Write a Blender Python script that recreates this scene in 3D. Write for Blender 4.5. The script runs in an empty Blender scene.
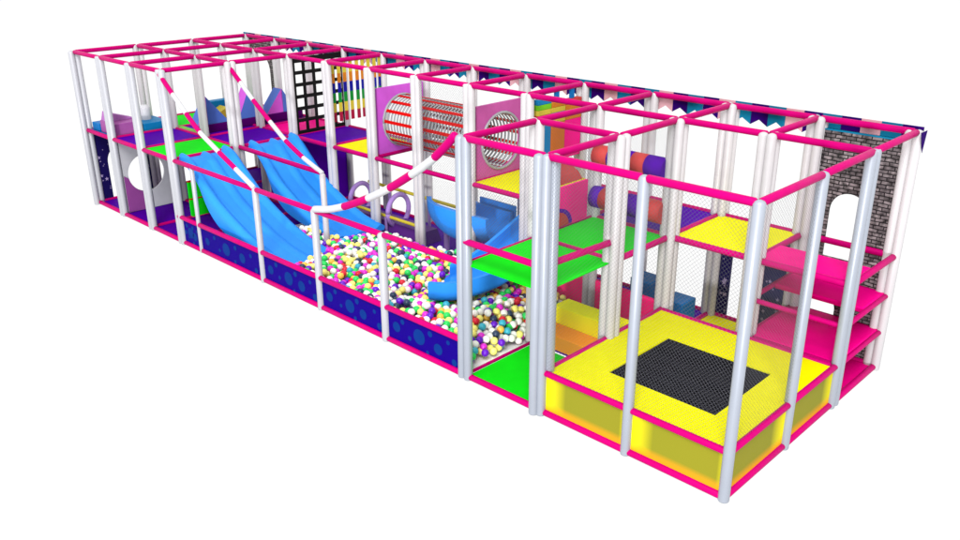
import bpy, bmesh, math, random
from mathutils import Vector, Matrix
from mathutils.geometry import tessellate_polygon

SC = bpy.context.scene
COL = SC.collection
R = random.Random(11)

# ------------------------------------------------------------------ grid (metres)
XS = [0.0, -1.179, -2.383, -3.630, -4.873, -6.051, -7.260, -8.455, -9.664, -10.875, -12.033, -13.255, -14.400]
Y0, Y1, Y2, Y3 = YS = [0.0, 1.289, 2.533, 3.818]
H = 3.086          # top rails
D = 1.55           # upper deck level

# ------------------------------------------------------------------ materials
def lin(c):
    return tuple(((v / 255) / 12.92 if v / 255 <= 0.04045 else ((v / 255 + 0.055) / 1.055) ** 2.4) for v in c)

def lk(c):
    return tuple(v / 1.45 for v in lin(c))

def newmat(name):
    m = bpy.data.materials.new(name); m.use_nodes = True
    nt = m.node_tree
    return m, nt, nt.nodes['Principled BSDF']

KEXP = 2.1   # how bright the lamp and sky are: a colour is given as it looks when lit from above
def vinyl(name, rgb, rough=0.45, spec=0.25, var=0.05, bump=0.04, scale=6.0, coat=0.0, k=None, metal=0.0):
    """soft PVC: colour with a little cloudiness and a faint leather grain"""
    m, nt, b = newmat(name)
    c = tuple(v / (k or KEXP) for v in lin(rgb))
    tc = nt.nodes.new('ShaderNodeTexCoord')
    n = nt.nodes.new('ShaderNodeTexNoise'); n.inputs['Scale'].default_value = scale; n.inputs['Detail'].default_value = 4
    nt.links.new(tc.outputs['Object'], n.inputs['Vector'])
    mr = nt.nodes.new('ShaderNodeMapRange')
    mr.inputs['From Min'].default_value = 0.3; mr.inputs['From Max'].default_value = 0.7
    mr.inputs['To Min'].default_value = 1 - var; mr.inputs['To Max'].default_value = 1 + var
    nt.links.new(n.outputs['Fac'], mr.inputs['Value'])
    mx = nt.nodes.new('ShaderNodeVectorMath'); mx.operation = 'SCALE'
    mx.inputs[0].default_value = c
    nt.links.new(mr.outputs['Result'], mx.inputs['Scale'])
    nt.links.new(mx.outputs['Vector'], b.inputs['Base Color'])
    b.inputs['Roughness'].default_value = rough; b.inputs['Metallic'].default_value = metal
    b.inputs['Specular IOR Level'].default_value = spec
    if coat:
        b.inputs['Coat Weight'].default_value = coat; b.inputs['Coat Roughness'].default_value = 0.12
    if bump:
        n2 = nt.nodes.new('ShaderNodeTexNoise'); n2.inputs['Scale'].default_value = 90; n2.inputs['Detail'].default_value = 2
        nt.links.new(tc.outputs['Object'], n2.inputs['Vector'])
        bp = nt.nodes.new('ShaderNodeBump'); bp.inputs['Strength'].default_value = bump; bp.inputs['Distance'].default_value = 0.01
        nt.links.new(n2.outputs['Fac'], bp.inputs['Height'])
        nt.links.new(bp.outputs['Normal'], b.inputs['Normal'])
    return m

M = {}
M['pink'] = vinyl('pink_foam', (238, 0, 134), 0.4, 0.03, k=2.35)
M['pinkpad'] = vinyl('pink_pad', (255, 0, 144), 0.55, 0.02, k=1.6)
M['postfront'] = vinyl('shaded_white_foam', (184, 191, 205), 0.4, 0.6, var=0.02, bump=0.0, metal=0.18, k=1.95)  # white posts' shaded look put into a greyer foam colour
M['postmid'] = vinyl('half_shaded_foam', (226, 227, 235), 0.4, 0.5, var=0.02, bump=0.0, k=2.3, metal=0.08)  # milder version of the same painted shade
M['postwhite'] = vinyl('white_foam', (255, 250, 253), 0.4, 0.5, var=0.02, bump=0.0, k=2.6)
M['white'] = vinyl('white_vinyl', (240, 241, 246), 0.4, 0.3)
M['bone'] = vinyl('pale_grey_board', (226, 226, 232), 0.4, 0.1)
M['purple'] = vinyl('purple_pad', (92, 0, 180), 0.6, 0.01, k=1.75)
M['darkpurple'] = vinyl('plum_pad', (92, 0, 112), 0.6, 0.02)
M['lilac'] = vinyl('lilac_foam', (176, 140, 214), 0.5, 0.05, k=1.7)
M['green'] = vinyl('green_pad', (20, 255, 28), 0.6, 0.02, var=0.04, k=1.9)
M['yellow'] = vinyl('yellow_pad', (255, 250, 0), 0.6, 0.02, var=0.03, k=1.6)
M['orange'] = vinyl('orange_pad', (238, 130, 30), 0.5, 0.1)
M['salmon'] = vinyl('coral_pad', (232, 76, 72), 0.5, 0.1)
M['blue'] = vinyl('blue_slide_plastic', (48, 150, 255), 0.4, 0.08, var=0.03, bump=0.02, k=1.5)
M['bluefoam'] = vinyl('blue_foam', (24, 132, 214), 0.5, 0.05)
M['periwinkle'] = vinyl('periwinkle_foam', (92, 130, 226), 0.5, 0.1)
M['orchid'] = vinyl('orchid_board', (240, 108, 246), 0.5, 0.05)
M['mauve'] = vinyl('mauve_board', (164, 80, 164), 0.5, 0.12)
M['red'] = vinyl('red_webbing', (240, 14, 10), 0.6, 0.05)
M['greyweb'] = vinyl('grey_webbing', (190, 192, 196), 0.6, 0.1)
M['black'] = vinyl('black_webbing', (10, 9, 11), 0.6, 0.15)
M['navy'] = vinyl('navy_board', (30, 20, 92), 0.5, 0.04)
M['pitblue'] = vinyl('ultramarine_board', (30, 0, 150), 0.5, 0.02)
M['dot'] = vinyl('azure_dot_print', (14, 62, 154), 0.5, 0.02)
M['star'] = vinyl('lilac_star_print', (196, 176, 226), 0.5, 0.1)
M['teal'] = vinyl('teal_cloth', (24, 138, 180), 0.7, 0.02)
M['navycloth'] = vinyl('navy_cloth', (54, 4, 120), 0.7, 0.02)
M['pinkcloth'] = vinyl('blush_cloth', (255, 196, 206), 0.7, 0.02)
M['yellowbar'] = vinyl('yellow_bar', (238, 216, 60), 0.4, 0.2)
M['netgrey'] = vinyl('grey_net_twine', (120, 120, 124), 0.8, 0.02, bump=0, k=1.9)
M['steel'] = vinyl('cable_steel', (90, 92, 96), 0.3, 0.5, bump=0)
M['rb_orange'] = vinyl('strip_orange', (236, 142, 40), 0.6, 0.08)
M['rb_blue'] = vinyl('strip_blue', (26, 26, 170), 0.6, 0.08)
M['rb_green'] = vinyl('strip_green', (24, 158, 60), 0.6, 0.08)
M['rb_yellow'] = vinyl('strip_yellow', (238, 214, 74), 0.6, 0.08)
M['rb_red'] = vinyl('strip_crimson', (186, 24, 74), 0.6, 0.08)
M['lime'] = vinyl('lime_pad', (128, 222, 30), 0.5, 0.1)
M['skyblue'] = vinyl('cerulean_pad', (10, 140, 204), 0.5, 0.1)

def mat_brick():
    m, nt, b = newmat('grey_brick_print')
    tc = nt.nodes.new('ShaderNodeTexCoord'); sp = nt.nodes.new('ShaderNodeSeparateXYZ'); cb = nt.nodes.new('ShaderNodeCombineXYZ')
    nt.links.new(tc.outputs['Object'], sp.inputs[0])
    nt.links.new(sp.outputs['X'], cb.inputs['X']); nt.links.new(sp.outputs['Z'], cb.inputs['Y'])
    wn = nt.nodes.new('ShaderNodeTexNoise'); wn.inputs['Scale'].default_value = 5
    nt.links.new(cb.outputs[0], wn.inputs['Vector'])
    ad = nt.nodes.new('ShaderNodeVectorMath'); ad.operation = 'MULTIPLY_ADD'
    ad.inputs[1].default_value = (0.045, 0.03, 0.0)
    nt.links.new(wn.outputs['Color'], ad.inputs[0]); nt.links.new(cb.outputs[0], ad.inputs[2])
    br = nt.nodes.new('ShaderNodeTexBrick')
    br.inputs['Scale'].default_value = 1.0
    br.inputs['Brick Width'].default_value = 0.125; br.inputs['Row Height'].default_value = 0.047
    br.inputs['Mortar Size'].default_value = 0.009; br.inputs['Mortar Smooth'].default_value = 0.4; br.inputs['Bias'].default_value = -0.2
    br.inputs['Color1'].default_value = (*lk((104, 96, 98)), 1); br.inputs['Color2'].default_value = (*lk((58, 52, 55)), 1)
    br.inputs['Mortar'].default_value = (*lk((22, 20, 22)), 1)
    nt.links.new(ad.outputs[0], br.inputs['Vector'])
    n = nt.nodes.new('ShaderNodeTexNoise'); n.inputs['Scale'].default_value = 14; n.inputs['Detail'].default_value = 6
    nt.links.new(cb.outputs[0], n.inputs['Vector'])
    mr = nt.nodes.new('ShaderNodeMapRange'); mr.inputs['From Min'].default_value = 0.3; mr.inputs['From Max'].default_value = 0.7
    mr.inputs['To Min'].default_value = 0.15; mr.inputs['To Max'].default_value = 2.5
    nt.links.new(n.outputs['Fac'], mr.inputs['Value'])
    sc = nt.nodes.new('ShaderNodeVectorMath'); sc.operation = 'SCALE'
    nt.links.new(br.outputs['Color'], sc.inputs[0]); nt.links.new(mr.outputs['Result'], sc.inputs['Scale'])
    nt.links.new(sc.outputs['Vector'], b.inputs['Base Color'])
    b.inputs['Roughness'].default_value = 0.6; b.inputs['Specular IOR Level'].default_value = 0.15
    return m
M['brick'] = mat_brick()

def mat_weave():
    """black jump mat: fine woven diamonds"""
    m, nt, b = newmat('black_jump_mat')
    tc = nt.nodes.new('ShaderNodeTexCoord')
    outs = []
    for rot in (45, -45):
        mp = nt.nodes.new('ShaderNodeMapping'); mp.inputs['Rotation'].default_value = (0, 0, math.radians(rot))
        nt.links.new(tc.outputs['Object'], mp.inputs['Vector'])
        w = nt.nodes.new('ShaderNodeTexWave'); w.inputs['Scale'].default_value = 8.5; w.inputs['Distortion'].default_value = 0.15
        nt.links.new(mp.outputs[0], w.inputs['Vector']); outs.append(w.outputs['Fac'])
    mx = nt.nodes.new('ShaderNodeMath'); mx.operation = 'MAXIMUM'
    nt.links.new(outs[0], mx.inputs[0]); nt.links.new(outs[1], mx.inputs[1])
    cr = nt.nodes.new('ShaderNodeValToRGB')
    cr.color_ramp.elements[0].position = 0.86; cr.color_ramp.elements[0].color = (*lk((2, 2, 3)), 1)
    cr.color_ramp.elements[1].position = 0.98; cr.color_ramp.elements[1].color = (*lk((66, 66, 76)), 1)
    nt.links.new(mx.outputs[0], cr.inputs[0]); nt.links.new(cr.outputs[0], b.inputs['Base Color'])
    b.inputs['Roughness'].default_value = 0.8; b.inputs['Specular IOR Level'].default_value = 0.01
    return m
M['jumpmat'] = mat_weave()

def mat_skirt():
    """trampoline side cover: olive mesh; lit yellow ends and orange rail bounce painted in"""
    m, nt, b = newmat('olive_skirt_painted_light')
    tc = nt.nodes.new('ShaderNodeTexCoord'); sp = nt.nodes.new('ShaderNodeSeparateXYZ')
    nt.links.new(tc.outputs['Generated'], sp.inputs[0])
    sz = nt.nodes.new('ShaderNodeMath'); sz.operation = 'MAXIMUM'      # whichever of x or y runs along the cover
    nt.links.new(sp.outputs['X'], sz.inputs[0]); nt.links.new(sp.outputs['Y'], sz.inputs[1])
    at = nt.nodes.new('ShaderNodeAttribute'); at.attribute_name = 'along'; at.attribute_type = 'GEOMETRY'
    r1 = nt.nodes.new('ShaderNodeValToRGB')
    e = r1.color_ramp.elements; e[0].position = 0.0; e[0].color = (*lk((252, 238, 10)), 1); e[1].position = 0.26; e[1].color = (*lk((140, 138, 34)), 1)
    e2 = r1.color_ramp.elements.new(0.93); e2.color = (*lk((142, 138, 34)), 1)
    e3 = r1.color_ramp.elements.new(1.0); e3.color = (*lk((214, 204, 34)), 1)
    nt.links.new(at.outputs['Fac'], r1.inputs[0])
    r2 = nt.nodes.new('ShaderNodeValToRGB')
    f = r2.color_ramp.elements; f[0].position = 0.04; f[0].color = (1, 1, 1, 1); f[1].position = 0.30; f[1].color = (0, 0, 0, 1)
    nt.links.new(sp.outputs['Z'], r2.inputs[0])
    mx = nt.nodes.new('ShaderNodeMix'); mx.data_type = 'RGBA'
    mx.inputs['B'].default_value = (*lk((240, 158, 24)), 1)  # bounce from the pink rail painted as an orange hem
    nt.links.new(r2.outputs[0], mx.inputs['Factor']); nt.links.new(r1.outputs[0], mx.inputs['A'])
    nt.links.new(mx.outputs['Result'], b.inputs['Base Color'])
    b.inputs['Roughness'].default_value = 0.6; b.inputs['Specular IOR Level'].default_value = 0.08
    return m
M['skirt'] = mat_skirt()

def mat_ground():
    """white floor with an added glow that washes out shadows"""
    m, nt, b = newmat('white_glow_floor')
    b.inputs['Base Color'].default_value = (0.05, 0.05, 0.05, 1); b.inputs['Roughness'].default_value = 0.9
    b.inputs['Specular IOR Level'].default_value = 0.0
    b.inputs['Emission Color'].default_value = (1, 1, 1, 1); b.inputs['Emission Strength'].default_value = 0.95  # glow added to keep the shadowed floor white
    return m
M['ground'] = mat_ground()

BALLC = {
    'white': (246, 244, 238), 'cream': (252, 240, 128), 'golden': (250, 196, 80), 'green': (44, 214, 96), 'slate': (44, 60, 88),
    'magenta': (222, 40, 204), 'violet': (104, 20, 196), 'red': (220, 32, 52), 'turquoise': (60, 176, 200)}
BALLW = {'white': 31, 'cream': 15, 'golden': 6, 'green': 14, 'slate': 8, 'magenta': 13, 'violet': 9, 'red': 5, 'turquoise': 4}
for k, v in BALLC.items():
    M['ball_' + k] = vinyl('ball_plastic_' + k, v, 0.3, 0.3, var=0.03, bump=0, k=1.25)

# ------------------------------------------------------------------ mesh helpers
class MB:
    def __init__(s): s.v, s.f, s.m, s.s = [], [], [], []
    def add(s, vs, fs, mi=0, smooth=False):
        o = len(s.v); s.v += [tuple(p) for p in vs]
        for f in fs:
            s.f.append(tuple(o + i for i in f)); s.m.append(mi); s.s.append(smooth)
        return s
    def box(s, a, b, mi=0):
        (x0, y0, z0), (x1, y1, z1) = a, b
        v = [(x, y, z) for z in (z0, z1) for y in (y0, y1) for x in (x0, x1)]
        return s.add(v, [(0, 2, 3, 1), (4, 5, 7, 6), (0, 1, 5, 4), (2, 6, 7, 3), (0, 4, 6, 2), (1, 3, 7, 5)], mi)
    def tube(s, pts, r, mi=0, n=14, round_ends=True, radii=None):
        pts = [Vector(p) for p in pts]
        rings = []
        cent = []
        if round_ends:
            d0 = (pts[0] - pts[1]).normalized(); d1 = (pts[-1] - pts[-2]).normalized()
            seq = [(pts[0] + d0 * r * 0.55, r * 0.45), (pts[0] + d0 * r * 0.3, r * 0.85)] + [(p, r) for p in pts] + [(pts[-1] + d1 * r * 0.3, r * 0.85), (pts[-1] + d1 * r * 0.55, r * 0.45)]
        else: seq = [(p, r) for p in pts]
        N = len(seq); prev = None
        for i, (p, rr) in enumerate(seq):
            t = (seq[min(i + 1, N - 1)][0] - seq[max(i - 1, 0)][0]).normalized()
            if prev is None:
                a = Vector((0, 0, 1)) if abs(t.z) < 0.9 else Vector((1, 0, 0))
                u = t.cross(a).normalized()
            else:
                u = (prev - t * prev.dot(t)).normalized()
            prev = u; w = t.cross(u)
            rings.append([p + (u * math.cos(k * 2 * math.pi / n) + w * math.sin(k * 2 * math.pi / n)) * rr for k in range(n)])
        vs = [q for ring in rings for q in ring]
        fs = [(i * n + k, i * n + (k + 1) % n, (i + 1) * n + (k + 1) % n, (i + 1) * n + k) for i in range(N - 1) for k in range(n)]
        s.add(vs, fs, mi, True)
        o = len(s.v)
        s.add([], [tuple(-len(vs) + k for k in range(n - 1, -1, -1)), tuple(-len(vs) + (N - 1) * n + k for k in range(n))], mi, True)
        return s
    def plate(s, outer, holes, org, u, v, th, mi=0, mside=None):
        """flat board with holes: outlines are 2-D, org/u/v place them, th is the thickness along u x v (centred)"""
        org, u, v = Vector(org), Vector(u), Vector(v); w = u.cross(v).normalized()
        polys = [[Vector((p[0], p[1], 0)) for p in q] for q in [outer] + list(holes)]
        flat = [p for q in polys for p in q]
        tris = tessellate_polygon(polys)
        P = lambda p, k: org + u * p.x + v * p.y + w * (k * th / 2)
        n = len(flat)
        vs = [P(p, 1) for p in flat] + [P(p, -1) for p in flat]
        fs = []
        for t in tris:
            a, b, c = (flat[i] for i in t)
            ccw = (b - a).cross(c - a).z > 0
            t = tuple(t) if ccw else tuple(reversed(t))
            fs.append(t); fs.append(tuple(n + i for i in reversed(t)))
        s.add(vs, fs, mi)
        vs2, fs2 = [], []
        o = 0
        for q in polys:
            m = len(q)
            area = sum(q[i].x * q[(i + 1) % m].y - q[(i + 1) % m].x * q[i].y for i in range(m))
            outerq = q is polys[0]
            for i in range(m):
                j = (i + 1) % m; b = len(vs2)
                vs2 += [P(q[i], 1), P(q[j], 1), P(q[j], -1), P(q[i], -1)]
                flip = (area > 0) == outerq
                fs2.append((b + 3, b + 2, b + 1, b) if flip else (b, b + 1, b + 2, b + 3))
        s.add(vs2, fs2, mi if mside is None else mside)
        return s
    def prism(s, prof, org, u, v, w, mi=0, mats=None):
        """closed convex profile (u,v) swept along w"""
        org, u, v, w = map(Vector, (org, u, v, w)); n = len(prof)
        a = [org + u * p[0] + v * p[1] for p in prof]; vs = a + [p + w for p in a]
        s.add(vs, [tuple(range(n - 1, -1, -1))], mats[0] if mats else mi)
        s.add([], [tuple(range(-n, 0))], mats[1] if mats else mi)
        for i in range(n):
            j = (i + 1) % n
            s.add([], [(-2 * n + i, -2 * n + j, -n + j, -n + i)], mats[2 + i] if mats else mi)
        return s
    def torus(s, c, ax, R1, r, a0=0, a1=2 * math.pi, mi=0, n=28, flat=1.0):
        ax = Vector(ax).normalized(); t = Vector((0, 0, 1)) if abs(ax.z) < .9 else Vector((1, 0, 0))
        e1 = ax.cross(t).normalized(); e2 = e1.cross(ax)
        pts = [Vector(c) + (e1 * math.cos(a0 + (a1 - a0) * k / n) + e2 * math.sin(a0 + (a1 - a0) * k / n)) * R1 for k in range(n + 1)]
        return s.tube(pts, r, mi, 10, False)
    def build(s, name, mats, parent=None, loc=None, bevel=0.0):
        loc = Vector(loc) if loc is not None else Vector((0, 0, 0))
        me = bpy.data.meshes.new(name)
        me.from_pydata([tuple(Vector(p) - loc) for p in s.v], [], s.f)
        if not isinstance(mats, (list, tuple)): mats = [mats]
        for m in mats: me.materials.append(M[m] if isinstance(m, str) else m)
        me.polygons.foreach_set('material_index', s.m)
        me.polygons.foreach_set('use_smooth', s.s)
        bm = bmesh.new(); bm.from_mesh(me)
        bmesh.ops.remove_doubles(bm, verts=bm.verts, dist=1e-5)
        bmesh.ops.recalc_face_normals(bm, faces=bm.faces)
        bm.to_mesh(me); bm.free()
        me.update()
        o = bpy.data.objects.new(name, me); COL.objects.link(o)
        if bevel:
            md = o.modifiers.new('bevel', 'BEVEL'); md.width = bevel; md.segments = 3; md.limit_method = 'ANGLE'; md.harden_normals = False
            for p in me.polygons: p.use_smooth = True
            me.set_sharp_from_angle(angle=math.radians(50))
        if parent is not None:
            o.parent = parent; o.location = loc - parent.location
        else:
            o.location = loc
        return o

def tag(o, label, cat, group=None):
    o['label'] = label; o['category'] = cat
    if group: o['group'] = group
    return o

def empty(name, loc, label, cat, group=None):
    o = bpy.data.objects.new(name, None); o.empty_display_size = 0.2; COL.objects.link(o); o.location = loc
    return tag(o, label, cat, group)

def circ(cx, cy, r, n=40, a0=0, a1=2 * math.pi, end=False):
    k = n + (1 if end else 0)
    return [(cx + r * math.cos(a0 + (a1 - a0) * i / n), cy + r * math.sin(a0 + (a1 - a0) * i / n)) for i in range(k)]

def arch(x0, x1, z0, z1):
    r = (x1 - x0) / 2; c = (x0 + x1) / 2
    return [(x0, z0), (x1, z0)] + circ(c, z1 - r, r, 18, 0, math.pi, True)

# ------------------------------------------------------------------ ground
g = MB(); g.add([(-150, -150, -0.004), (150, -150, -0.004), (150, 150, -0.004), (-150, 150, -0.004)], [(0, 1, 2, 3)])
go = g.build('ground', 'ground'); go['kind'] = 'structure'

# ------------------------------------------------------------------ the frame: posts and padded rails
frame = empty('play_frame', (-7.2, 1.9, 0), 'long two-storey play frame of white padded posts and pink padded rails', 'play frame')

PR = 0.058
mesh_cache = {}
def foam_tube_mesh(h, r):
    key = (round(h, 3), round(r, 3))
    if key not in mesh_cache:
        b = MB(); n = 20
        prof = [(0, r * .93), (0.012, r), (h - 0.035, r), (h - 0.012, r * 0.75), (h, r * 0.28)]
        vs = [(rr * math.cos(k * 2 * math.pi / n), rr * math.sin(k * 2 * math.pi / n), z) for z, rr in prof for k in range(n)]
        fs = [(i * n + k, i * n + (k + 1) % n, (i + 1) * n + (k + 1) % n, (i + 1) * n + k) for i in range(len(prof) - 1) for k in range(n)]
        b.add(vs, fs, 0, True)
        b.add([], [tuple(-n + k for k in range(n)), tuple(range(-len(vs) + n - 1, -len(vs) - 1, -1))], 0, True)
        me = bpy.data.meshes.new('foam_tube'); me.from_pydata(b.v, [], b.f)
        me.polygons.foreach_set('use_smooth', b.s)
        me.materials.append(None); mesh_cache[key] = me
    return mesh_cache[key]

def post(x, y, lobes, h=H + 0.03, r=PR, mat='postwhite', z=0.0):
    p = bpy.data.objects.new('post', None); p.empty_display_size = 0.1; COL.objects.link(p)
    p.parent = frame; p.location = Vector((x, y, z)) - frame.location
    for dx, dy in lobes:
        me = foam_tube_mesh(h - z, r)
        o = bpy.data.objects.new('foam_tube', me); COL.objects.link(o)
        o.material_slots[0].link = 'OBJECT'; o.material_slots[0].material = M[mat]
        o.parent = p; o.location = (dx, dy, 0)
    return p
q = 0.052
L1 = [(0, 0)]; LX = [(-q, 0), (q, 0)]; LY = [(0, -q), (0, q)]
L3a = [(-.062, -.058), (.012, -.014), (.064, .060)]           # three tubes side by side
L3 = [(-q, -q), (q, -q), (q, q)]
L4 = [(-q, -q), (q, -q), (q, q), (-q, q)]
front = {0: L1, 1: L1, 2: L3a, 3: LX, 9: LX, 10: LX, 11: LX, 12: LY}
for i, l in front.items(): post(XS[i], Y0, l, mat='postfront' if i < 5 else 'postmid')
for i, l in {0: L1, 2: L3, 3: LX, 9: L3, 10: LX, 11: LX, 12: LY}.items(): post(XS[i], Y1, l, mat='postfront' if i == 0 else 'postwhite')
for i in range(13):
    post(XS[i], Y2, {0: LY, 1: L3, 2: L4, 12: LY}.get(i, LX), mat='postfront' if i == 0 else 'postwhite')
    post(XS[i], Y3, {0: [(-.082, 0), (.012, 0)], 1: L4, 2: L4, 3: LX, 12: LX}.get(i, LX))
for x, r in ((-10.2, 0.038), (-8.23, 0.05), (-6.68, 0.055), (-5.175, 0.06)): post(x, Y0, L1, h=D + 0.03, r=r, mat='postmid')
post(-8.25, Y1, L1, h=D, r=0.05)

def rail(p, q_, name='rail', r=0.041, inset=0.045, mat='pink'):
    p, q_ = Vector(p), Vector(q_); d = (q_ - p).normalized()
    return MB().tube([p + d * inset, q_ - d * inset], r, 0, 16).build(name, mat, frame, loc=(p + q_) / 2)
def xrail(i, j, y, z, name, **k): return rail((XS[i], y, z), (XS[j], y, z), name, **k)
def yrail(i, a, b, z, name, **k): return rail((XS[i], YS[a], z), (XS[i], YS[b], z), name, **k)

# top rails
for i in range(12):
    for y in (Y2, Y3): xrail(i + 1, i, y, H, 'top_rail')
for i in (0, 1, 2, 9, 10, 11): xrail(i + 1, i, Y0, H, 'top_rail')
for i in (2, 9, 10, 11): xrail(i + 1, i, Y1, H, 'top_rail')
for i in range(13):
    for a in range(3):
        if a < 2 and i in (1, 4, 5, 6, 7, 8): continue
        yrail(i, a, a + 1, H, 'top_rail')
# deck level rails
for i in (9, 10, 11): xrail(i + 1, i, Y0, D, 'deck_rail')
for xa, xb in ((XS[9], -8.23), (-8.23, -6.68), (-6.68, -5.175), (-5.175, XS[3])): rail((xa, Y0, D), (xb, Y0, D), 'deck_rail')
rail((XS[3], -0.02, D + 0.30), (XS[2], -0.02, D + 0.30), 'guard_rail')
rail((XS[2], Y0, D + 0.31), (XS[2], Y1, D + 0.26), 'guard_rail')
xrail(3, 2, Y1, D + 0.02, 'deck_rail', r=0.03)
for i in (9, 10, 11): xrail(i + 1, i, Y1, D, 'deck_rail')
rail((XS[9], Y1, D + 0.02), (-8.25, Y1, D), 'deck_rail')
for i in range(12):
    xrail(i + 1, i, Y2, D, 'deck_rail')
    xrail(i + 1, i, Y3, D, 'deck_rail')
for i in (9, 10, 11, 12):
    for a in range(3): yrail(i, a, a + 1, D, 'deck_rail')
for i in (0, 1, 2, 3, 4, 5, 7, 8): yrail(i, 2, 3, D, 'deck_rail')
yrail(2, 1, 2, D, 'deck_rail')
for a in (0, 1): yrail(3, a, a + 1, D, 'deck_rail', r=0.026)
# base rails
BZ = 0.041
for i in (0, 1, 2, 9, 10, 11): xrail(i + 1, i, Y0, BZ, 'base_rail')
for xa, xb in ((XS[9], -10.2), (-10.2, -8.23), (-8.23, -6.68), (-6.68, -5.175), (-5.175, XS[3])): rail((xa, Y0, BZ), (xb, Y0, BZ), 'base_rail')
for i in (0, 9, 10, 11, 12):
    for a in range(3): yrail(i, a, a + 1, BZ, 'base_rail')
yrail(2, 0, 1, BZ, 'base_rail', r=0.03); yrail(2, 2, 3, BZ, 'base_rail'); yrail(1, 2, 3, BZ, 'base_rail')
for i in (9, 10, 11): xrail(i + 1, i, Y1, BZ, 'base_rail')
for i in range(12): xrail(i + 1, i, Y3, BZ, 'base_rail')
for i in range(12): xrail(i + 1, i, Y2, BZ, 'base_rail')
yrail(3, 0, 1, BZ, 'base_rail', r=0.022)
# rails on top of the ball pit wall
WZ = 0.52
for xa, xb in ((XS[9] - .06, -10.2), (-10.2, -8.23), (-8.23, -6.68), (-6.68, -5.175), (-5.175, XS[3])): rail((xa, -0.01, WZ), (xb, -0.01, WZ), 'wall_rail')
# climbing shelves rails at the right end
for z in (0.53, 1.03):
    for y in (Y2, Y3): xrail(1, 0, y, z, 'shelf_rail', r=0.032)
    for i in (0, 1): yrail(i, 2, 3, z, 'shelf_rail', r=0.032)

# red/white striped guard poles
def striped(pts, first, name='striped_rail', r=0.04):
    pts = [Vector(p) for p in pts]
    # resample to fine polyline
    fine = []
    for a, b in zip(pts[:-1], pts[1:]):
        for k in range(6): fine.append(a.lerp(b, k / 6))
    fine.append(pts[-1])
    for _ in range(3): fine = [fine[0]] + [(fine[i - 1] + fine[i] * 2 + fine[i + 1]) / 4 for i in range(1, len(fine) - 1)] + [fine[-1]]
    e = bpy.data.objects.new(name, None); COL.objects.link(e); e.parent = frame; e.location = pts[0] - frame.location
    e['label'] = 'sloping guard rail in pink and white sleeves'
    n = 6; m = len(fine) - 1
    for k in range(n):
        seg = fine[round(k * m / n): round((k + 1) * m / n) + 1]
        b = MB().tube(seg, r if (k + first) % 2 == 0 else r * 0.97, 0, 14)
        o = b.build('sleeve', 'pink' if (k + first) % 2 == 0 else 'white')
        o.parent = e; o.location = -pts[0]
striped([(-10.887, -.01, 3.03), (-10.507, -.01, 2.744), (-10.109, -.01, 2.464), (-9.749, -.01, 2.22), (-9.169, -.01, 1.97), (-8.726, -.01, 1.79), (-8.25, -.01, 1.585)], 0)
striped([(-10.83, Y1, 3.0), (-10.533, Y1, 2.784), (-10.162, Y1, 2.513), (-9.679, Y1, 2.2), (-9.25, Y1, 1.93), (-8.766, Y1, 1.72), (-8.254, Y1, 1.552)], 0)
striped([(-6.63, -0.02, 1.585), (-6.262, -0.02, 1.66), (-5.864, -0.02, 1.80), (-5.571, -0.02, 1.925), (-5.311, -0.02, 2.045), (-5.059, -0.02, 2.172), (-4.816, -0.02, 2.307), (-4.6, -0.02, 2.439), (-4.355, -0.02, 2.592), (-4.118, -0.02, 2.757), (-3.925, -0.02, 2.922), (-3.74, -0.02, 3.10)], 1, r=.052)

# ------------------------------------------------------------------ deck pads
def pad(x0, x1, y0, y1, z, mat, label, th=0.03, name='deck_pad', cat='floor pad', group=None, m=0.035):
    b = MB().box((x0 + m, y0 + m, z - th), (x1 - m, y1 - m, z))
    o = b.build(name, mat, loc=((x0 + x1) / 2, (y0 + y1) / 2, z - th), bevel=0.015)
    return tag(o, label, cat, group)
T = D + 0.012
G_UP = 'vinyl floor pads of the upper level'
def dp(i, a, mat, label, **k): return pad(XS[i + 1], XS[i], YS[a], YS[a + 1], T, mat, label, group=G_UP, **k)
dp(1, 2, 'yellow', 'yellow upper floor pad behind the trampoline, beside the pink climbing shelves')
dp(2, 2, 'purple', 'purple upper floor pad below the coral and purple rollers')
dp(2, 1, 'green', 'green upper floor pad at the back, in front of the rollers')
dp(2, 0, 'green', 'green upper floor pad at the front, over the green floor mat', m=0.0)
dp(4, 2, 'yellow', 'yellow upper floor pad at the right end of the net tunnel')
dp(3, 2, 'yellow', 'yellow upper floor pad under the hanging rainbow pads')
dp(7, 2, 'yellow', 'small yellow upper floor pad at the left end of the net tunnel')
dp(8, 2, 'purple', 'purple upper floor pad under the hanging rainbow strips')
dp(9, 2, 'pinkpad', 'hot pink upper floor pad behind the black cargo net')
dp(9, 1, 'purple', 'purple upper floor pad at the head of the rear blue slide')
dp(9, 0, 'green', 'green upper floor pad at the head of the front blue slide')
dp(10, 0, 'purple', 'purple upper floor pad at the front, left of the front slide')
dp(10, 1, 'purple', 'purple upper floor pad in front of the foam peaks')
dp(11, 1, 'green', 'green upper floor pad at the left end, behind the blue and pink blocks')
dp(11, 2, 'green', 'green upper floor pad in the far left corner by the brick panel')
dp(10, 2, 'darkpurple', 'plum upper floor pad under the foam peaks')
dp(11, 0, 'bluefoam', 'blue upper floor pad under the pink foam block')
b = MB().box((XS[11] + .03, Y1 + .04, T + .004), (XS[10] - .1, Y1 + .16, T + .02)); tag(b.build('floor_strip', 'lime', loc=(XS[11] + .6, Y1 + .1, T + .004)), 'thin lime strip along the purple upper pad on the left', 'strip')

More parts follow.
